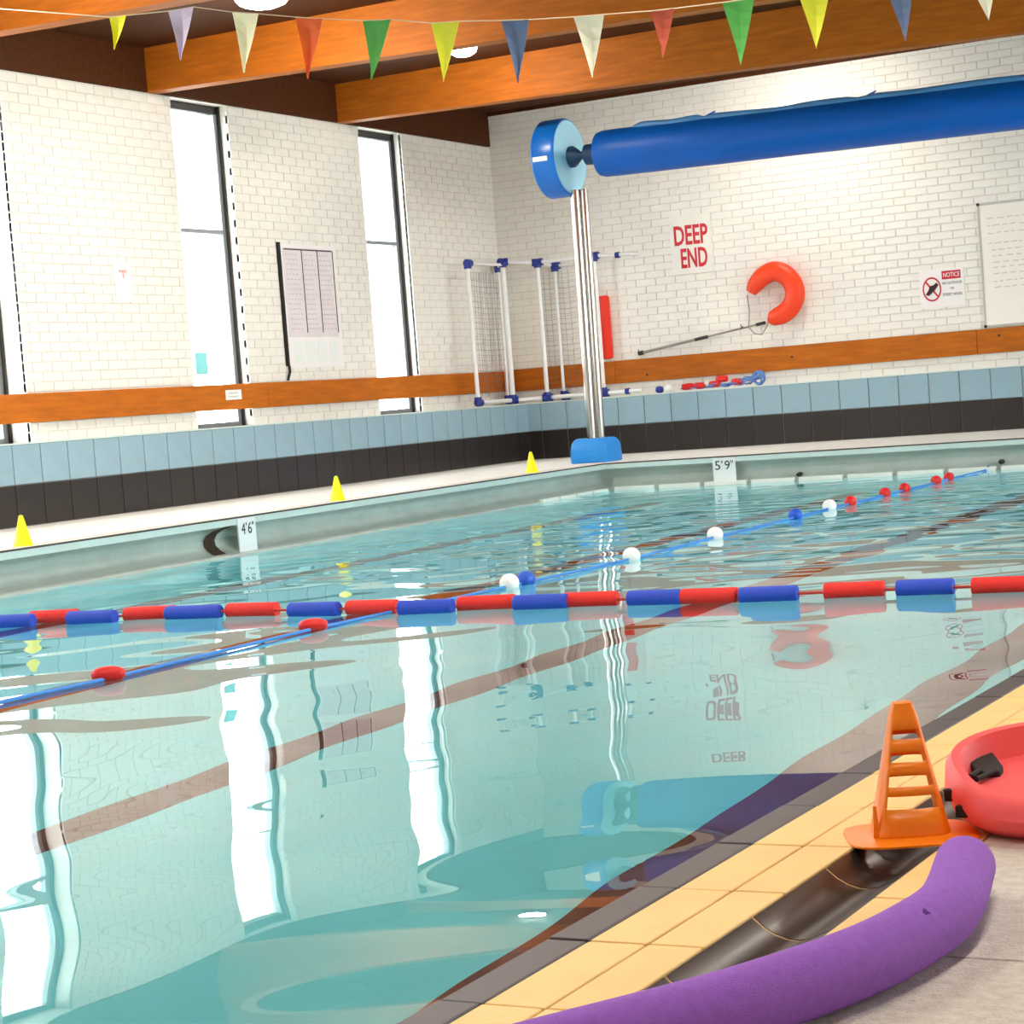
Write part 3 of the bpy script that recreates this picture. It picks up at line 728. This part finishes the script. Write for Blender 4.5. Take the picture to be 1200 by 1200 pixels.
def net(a, b, z0, z1, st=.055):
    m = MB(); A_, B_ = Vector((a[0], a[1], 0)), Vector((b[0], b[1], 0)); L = (B_-A_).length; n = int(L/st); t = (B_-A_).normalized(); nn = Vector((-t.y, t.x, 0))*.0015
    for k in range(1, n):
        q = A_+t*(L*k/n)+nn*8*math.sin(k); m.tube([(q.x, q.y, z0), (q.x+nn.x*6, q.y+nn.y*6, (z0+z1)/2), (q.x, q.y, z1)], .0014, n=4, cap=False)
    for k in range(int((z1-z0)/st)):
        z = z0+st*k; m.tube([(A_.x, A_.y, z), tuple((A_+B_)/2+Vector((0, 0, z-.012))), (B_.x, B_.y, z)], .0012, n=4, cap=False)
    stuffpart(m.build('net', NETM, e))
net(P1, P2b, .70, 2.0); net(P3, P4, .70, 1.98); net(P4, (.55, .24), .7, 1.98)

# coiled lane rope left on the plinth
e = thing('coiled_lane_rope', 'tangled spare lane rope with red, white and blue floats lying on the plinth', 'lane rope', (2.1, .1, LEDGE))
for x, y, c in ((773, 457, 'b'), (784, 455, 'w'), (806, 453, 'r'), (820, 452, 'r'), (828, 449, 'w2'), (838, 450, 'r'), (846, 444, 'r'), (864, 447, 'r'), (852, 451, 'b2')):
    q = hit(x, y, 1, .07 if c[0] != 'x' else .1)
    m_, r, L, lb = {'b': (NAVY, .036, .08, 'navy float'), 'w': (WHITEF, .040, .085, 'white float'), 'r': (REDP, .034, .13, 'red float'), 'w2': (WHITEF, .02, .05, 'white float'), 'b2': (BLUEP, .02, .06, 'blue float')}[c]
    pr = [(.004, -L/2), (r*.8, -L/2+.006), (r, -L*.2), (r, L*.2), (r*.8, L/2-.006), (.004, L/2)]
    o = MB().lathe(pr, axis='x', n=14).build('float', m_, e, smooth=True, label=lb); o.location = (q.x, .07, max(q.z, LEDGE+r)); o.rotation_euler = (0, random.uniform(-.15, .1), random.uniform(-.3, .3))
r_ = random.Random(11)
for k in range(9):
    x0, x1 = 1.75+.09*k, 2.62; pts = []
    for j in range(12):
        s_ = j/11
        pts.append((x0+(x1-x0)*s_, .07+r_.uniform(-.045, .045), LEDGE+.015+.02*r_.random()+.11*max(0, s_-.35)*r_.uniform(.5, 1.6)))
    MB().tube(pts, .006, n=6).build('rope', mat('pale_blue_rope', (108, 150, 214), .7), e, smooth=True)
pts = []
for j in range(120):
    a = j*.55; pts.append((2.60+.05*math.cos(a)*(1+.3*math.sin(j*.37)), .08+.04*math.sin(a*.7), LEDGE+.075+.062*math.sin(a)*(1+.2*math.cos(j*.71))))
MB().tube(pts, .006, n=6).build('rope_knot', mat('pale_blue_rope', (108, 150, 214)), e, smooth=True)

# ------------------------------------------------------------------ left wall: chart, sheet, stickers
XS = XW
e = thing('timetable_chart', 'large pinkish timetable chart with ruled columns on the left brick wall', 'chart', (XS, -3.45, 1.6))
ch = MB().box(XS, XS+.012, -3.90, -2.98, 1.08, 2.205).build('sheet', PAPER, e)
MB().box(XS+.012, XS+.014, -3.86, -3.03, 1.36, 2.17).build('printed_area', PAPERP, ch)
MB().box(XS, XS+.02, -3.935, -3.895, 1.10, 2.215).build('edge_strip', BLACK, e)
MB().tube([(XS+.014, -3.90, 1.10), (XS+.02, -3.905, 1.05), (XS+.02, -3.95, .975)], .012, n=8).build('loose_cord', BLACK, e)
for y0, z0 in ((-3.56, 1.40), (-3.30, 1.40), (-3.04, 1.40)): MB().box(XS+.014, XS+.016, y0, y0+.012, z0, 2.16).build('ruled_line', BLACKTXT, ch)
MB().box(XS+.014, XS+.016, -3.84, -3.05, 2.150, 2.162).build('ruled_line', BLACKTXT, ch)
MB().box(XS+.014, XS+.016, -3.29, -3.05, 1.56, 1.568).build('ruled_line', GREYTXT, ch)
m = MB(); r_ = random.Random(9)
for y0, y1 in ((-3.82, -3.59), (-3.53, -3.33), (-3.27, -3.06)):
    z = 2.11
    while z > 1.42:
        y = y0
        while y < y1-.04:
            w_ = r_.uniform(.02, .05); m.add([(XS+.0146, y, z-.005), (XS+.0146, y+w_, z-.005), (XS+.0146, y+w_, z+.005), (XS+.0146, y, z+.005)], [(0, 1, 2, 3)]); y += w_+.02
        z -= .045
stuffpart(m.build('printed_text', mat('mauve_print', (206, 190, 196), .6), ch))
for y0 in (-3.80, -3.60, -3.40, -3.20): MB().box(XS+.012, XS+.0135, y0, y0+.15, 1.13, 1.32).build('footer_box', mat('pale_grey_print', (238, 240, 236), .6), ch)
e = thing('safety_sheet', 'small white paper sheet with a faint red heading on the left brick wall', 'sheet', (XS, -6.15, 1.83))
MB().box(XS, XS+.006, -6.26, -6.05, 1.66, 1.97).build('paper', PAPER, e)
MB().box(XS+.006, XS+.008, -6.20, -6.10, 1.895, 1.915).box(XS+.006, XS+.008, -6.155, -6.14, 1.85, 1.895).build('printed_mark', PINKTXT, e)
e = thing('rail_sticker', 'small white label stuck on the orange rail under the window', 'label', (XW+.036, -4.83, .87))
MB().box(XW+.036, XW+.039, -4.94, -4.71, .828, .912).build('label_plate', PAPER, e)
for z in (.885, .855): MB().box(XW+.039, XW+.0395, -4.90, -4.76, z-.006, z+.006).build('printed_line', GREYTXT, e)
tag(MB().box(-.505, -.501, -5.10, -4.93, 1.06, 1.25).build('window_sticker', CYANS), 'pale cyan sticker on the glass of the window above the rail label', 'sticker')

# ------------------------------------------------------------------ foreground: noodle, slotted cone, foam board
pp = [(1131, 1014), (1127, 1032), (1112, 1063), (1065, 1098), (1000, 1130), (900, 1166), (800, 1196), (650, 1236), (450, 1290), (200, 1350)]
ctrl = [hit(x, y, 2, .035) for x, y in pp]
sm = catmull([ctrl[0]]+ctrl[2:], 8)
r0 = .0345; rad = [r0]*len(sm)
d0 = (sm[0]-sm[1]).normalized()
head = [sm[0]+d0*.012, sm[0]+d0*.010, sm[0]+d0*.005]
e = thing('pool_noodle', 'purple foam pool noodle lying curved on the concrete', 'pool noodle', (ctrl[4].x, ctrl[4].y, 0))
nood = MB().tube(head+sm, [.018, .027, .0325]+rad, n=36).build('foam_body', PURPLE, e, smooth=True)
q = hit(1085, 1085, 2, .05)
iq = min(range(1, len(sm)-1), key=lambda i: (sm[i]-q).length); qs = sm[iq]; tg = (sm[iq+1]-sm[iq-1]).normalized()
nrm = q+Vector((0, 0, .015))-qs; nrm = (nrm-tg*nrm.dot(tg)).normalized(); ctr = qs+nrm*.0349; t1_ = tg; t2_ = nrm.cross(t1_)
v = [ctr+nrm*.0008]; n = 10
for k in range(n):
    a = 2*math.pi*k/n; rr_ = .0045*(1+.3*math.sin(k*2.1)); v.append(ctr+t1_*rr_*math.cos(a)*1.2+t2_*rr_*math.sin(a)-nrm*.0004)
MB().add(v, [(0, 1+k, 1+(k+1) % n) for k in range(n)]).build('torn_nick', PURPLED, nood)

c0 = hit(1067, 979, 2, 0); c0.z = 0
e = thing('slotted_cone', 'orange plastic training cone with four slots standing over the drain channel', 'cone', tuple(c0))
fx = (EYE-c0); fx.z = 0; fx.normalize(); rx = Vector((-fx.y, fx.x, 0))   # fx: towards viewer, rx: to the right
rot = math.radians(8); fx2 = fx*math.cos(rot)+rx*math.sin(rot); rx2 = rx*math.cos(rot)-fx*math.sin(rot)
HT = .176; nseg = 48; slots = [(.043, .059), (.071, .086), (.102, .115), (.131, .143)]; bslots = [(.022, .047), (.050, .073), (.078, .102), (.107, .131)]
levels = sorted(set([0.004, .012, HT-.012, HT-.004, HT]+[z for s_ in slots+bslots for z in s_]+[.155]))
def sup(a, e_=.42):
    c, s_ = math.cos(a), math.sin(a); return (math.copysign(abs(c)**e_, c), math.copysign(abs(s_)**e_, s_))
b = bmesh.new(); rings = []
for z in levels:
    hw = .051+(.0145-.051)*((z-.004)/(HT-.004)); hd = hw*.92
    if z > HT-.006: hw *= .9; hd *= .9
    ring = []
    for k in range(nseg):
        a = 2*math.pi*(k+.5)/nseg; u, w_ = sup(a, .55); lean = 0
        ring.append(b.verts.new(c0+rx2*(hw*u+lean)+fx2*(hd*w_)+Vector((0, 0, z))))
    rings.append(ring)
for i in range(len(levels)-1):
    zc_ = (levels[i]+levels[i+1])/2; isl = any(s0 < zc_ < s1 for s0, s1 in slots); bsl = any(s0 < zc_ < s1 for s0, s1 in bslots)
    for k in range(nseg):
        am = 2*math.pi*(k+1)/nseg
        if isl and abs(am-math.pi/2) < .72: continue
        if bsl and abs(am-1.5*math.pi) < .9: continue
        b.faces.new((rings[i][k], rings[i][(k+1) % nseg], rings[i+1][(k+1) % nseg], rings[i+1][k]))
b.faces.new(rings[-1])
bmesh.ops.recalc_face_normals(b, faces=b.faces)
me = bpy.data.meshes.new('cone_body'); b.to_mesh(me); b.free(); me.materials.append(ORANGEC)
me.polygons.foreach_set('use_smooth', [True]*len(me.polygons)); me.set_sharp_from_angle(angle=math.radians(50))
o = link('cone_body', me, e); md = o.modifiers.new('wall', 'SOLIDIFY'); md.thickness = .0022; md.offset = -1
# flared flexible base that sags over the channel
m = MB(); n = 40; v = []
for i, (s0, z) in enumerate(((.044, .008), (.056, .0055), (.070, .004), (.078, .003))):
    for k in range(n):
        a = 2*math.pi*k/n; u, w_ = sup(a, .5); q = c0+rx2*(s0*u*1.08)+fx2*(s0*w_*.95)
        v.append((q.x, q.y, z))
for k in range(n):
    a = 2*math.pi*k/n; u, w_ = sup(a, .5); q = c0+rx2*(.078*u*1.08)+fx2*(.078*w_*.95); v.append((q.x, q.y, .0004))
f = []
for i in range(4):
    for k in range(n): f.append((i*n+k, i*n+(k+1) % n, (i+1)*n+(k+1) % n, (i+1)*n+k))
m.add(v, f).build('cone_base', ORANGEC, e, smooth=True)
q = c0-rx2*.052+fx2*.03
MB().prism([(0, 0), (.009, 0), (.006, .045), (.002, .045)], -.002, .002, lambda a, b_, c: tuple(q+rx2*a+fx2*c+Vector((0, 0, b_+.003)))).build('corner_rib', ORANGEC, e)

# coral foam float board
bc = Vector((9.385, -16.490, 0)); br = R0.copy(); bf = Vector((-sy_, cy_, 0)); HA, HB = .25, .165
e = thing('foam_board', 'coral red foam float board with a black webbing handle beside the orange cone', 'float board', tuple(bc))
m = MB(); n = 64; v = []; f = []
def top_z(w, kind):          # rises from the near edge to the raised far rim
    g = (w+1)/2; rim = .050+.062*g**1.2
    return {'rim': rim, 'low': rim*.55, 'shoulder': rim*.86, 'dish': rim-.006-.034*g}[kind]
prof = [(.55, 0), (.82, .003), (.94, .016), (1.0, 'low'), (.985, 'shoulder'), (.935, 'rim'), (.87, 'rim'), (.80, 'dish'), (.6, 'dish'), (.3, 'dish'), (.0, 'dish')]
for (s0, z) in prof:
    for k in range(n):
        a = 2*math.pi*k/n; u, w_ = sup(a, .74)
        au = HA-(1-s0)*HB if s0 > .5 else (HA-.5*HB)*s0/.5; bw = HB*s0
        zz = z if not isinstance(z, str) else top_z(w_*s0, z)
        q = bc+br*(au*u)+bf*(bw*w_); v.append((q.x, q.y, zz))
for i in range(len(prof)-1):
    for k in range(n): f.append((i*n+k, i*n+(k+1) % n, (i+1)*n+(k+1) % n, (i+1)*n+k))
f.append(tuple(range(n-1, -1, -1)))
m.add(v, f).build('foam_shell', PINK, e, smooth=True, merge=True)
hq = hit(1153, 893, 2, .070); hq.z = 0
wh = MB().prism([(-.020, -.030), (-.012, -.045), (.010, -.045), (.020, -.025), (.021, .035), (-.021, .035)], .045, .072, lambda a, b_, c: tuple(hq+br*a+bf*b_+Vector((0, 0, c+.15*b_)))).build('webbing_handle', BLACK, e, bevel=.003)
MB().tube([hq-br*.014-bf*.035+Vector((0, 0, .066)), hq-br*.034-bf*.062+Vector((0, 0, .064)), hq-br*.027-bf*.072+Vector((0, 0, .062)), hq-br*.0-bf*.045+Vector((0, 0, .064))], .004, n=8).build('webbing_loop', BLACK, wh, smooth=True)
for du, dv, z in ((-.249, .0, .045), (-.245, -.045, .032)):
    q = bc+br*du+bf*dv
    MB().box(q.x-.008, q.x+.008, q.y-.006, q.y+.006, z-.008, z+.008).build('webbing_end', BLACK, e, bevel=.002)
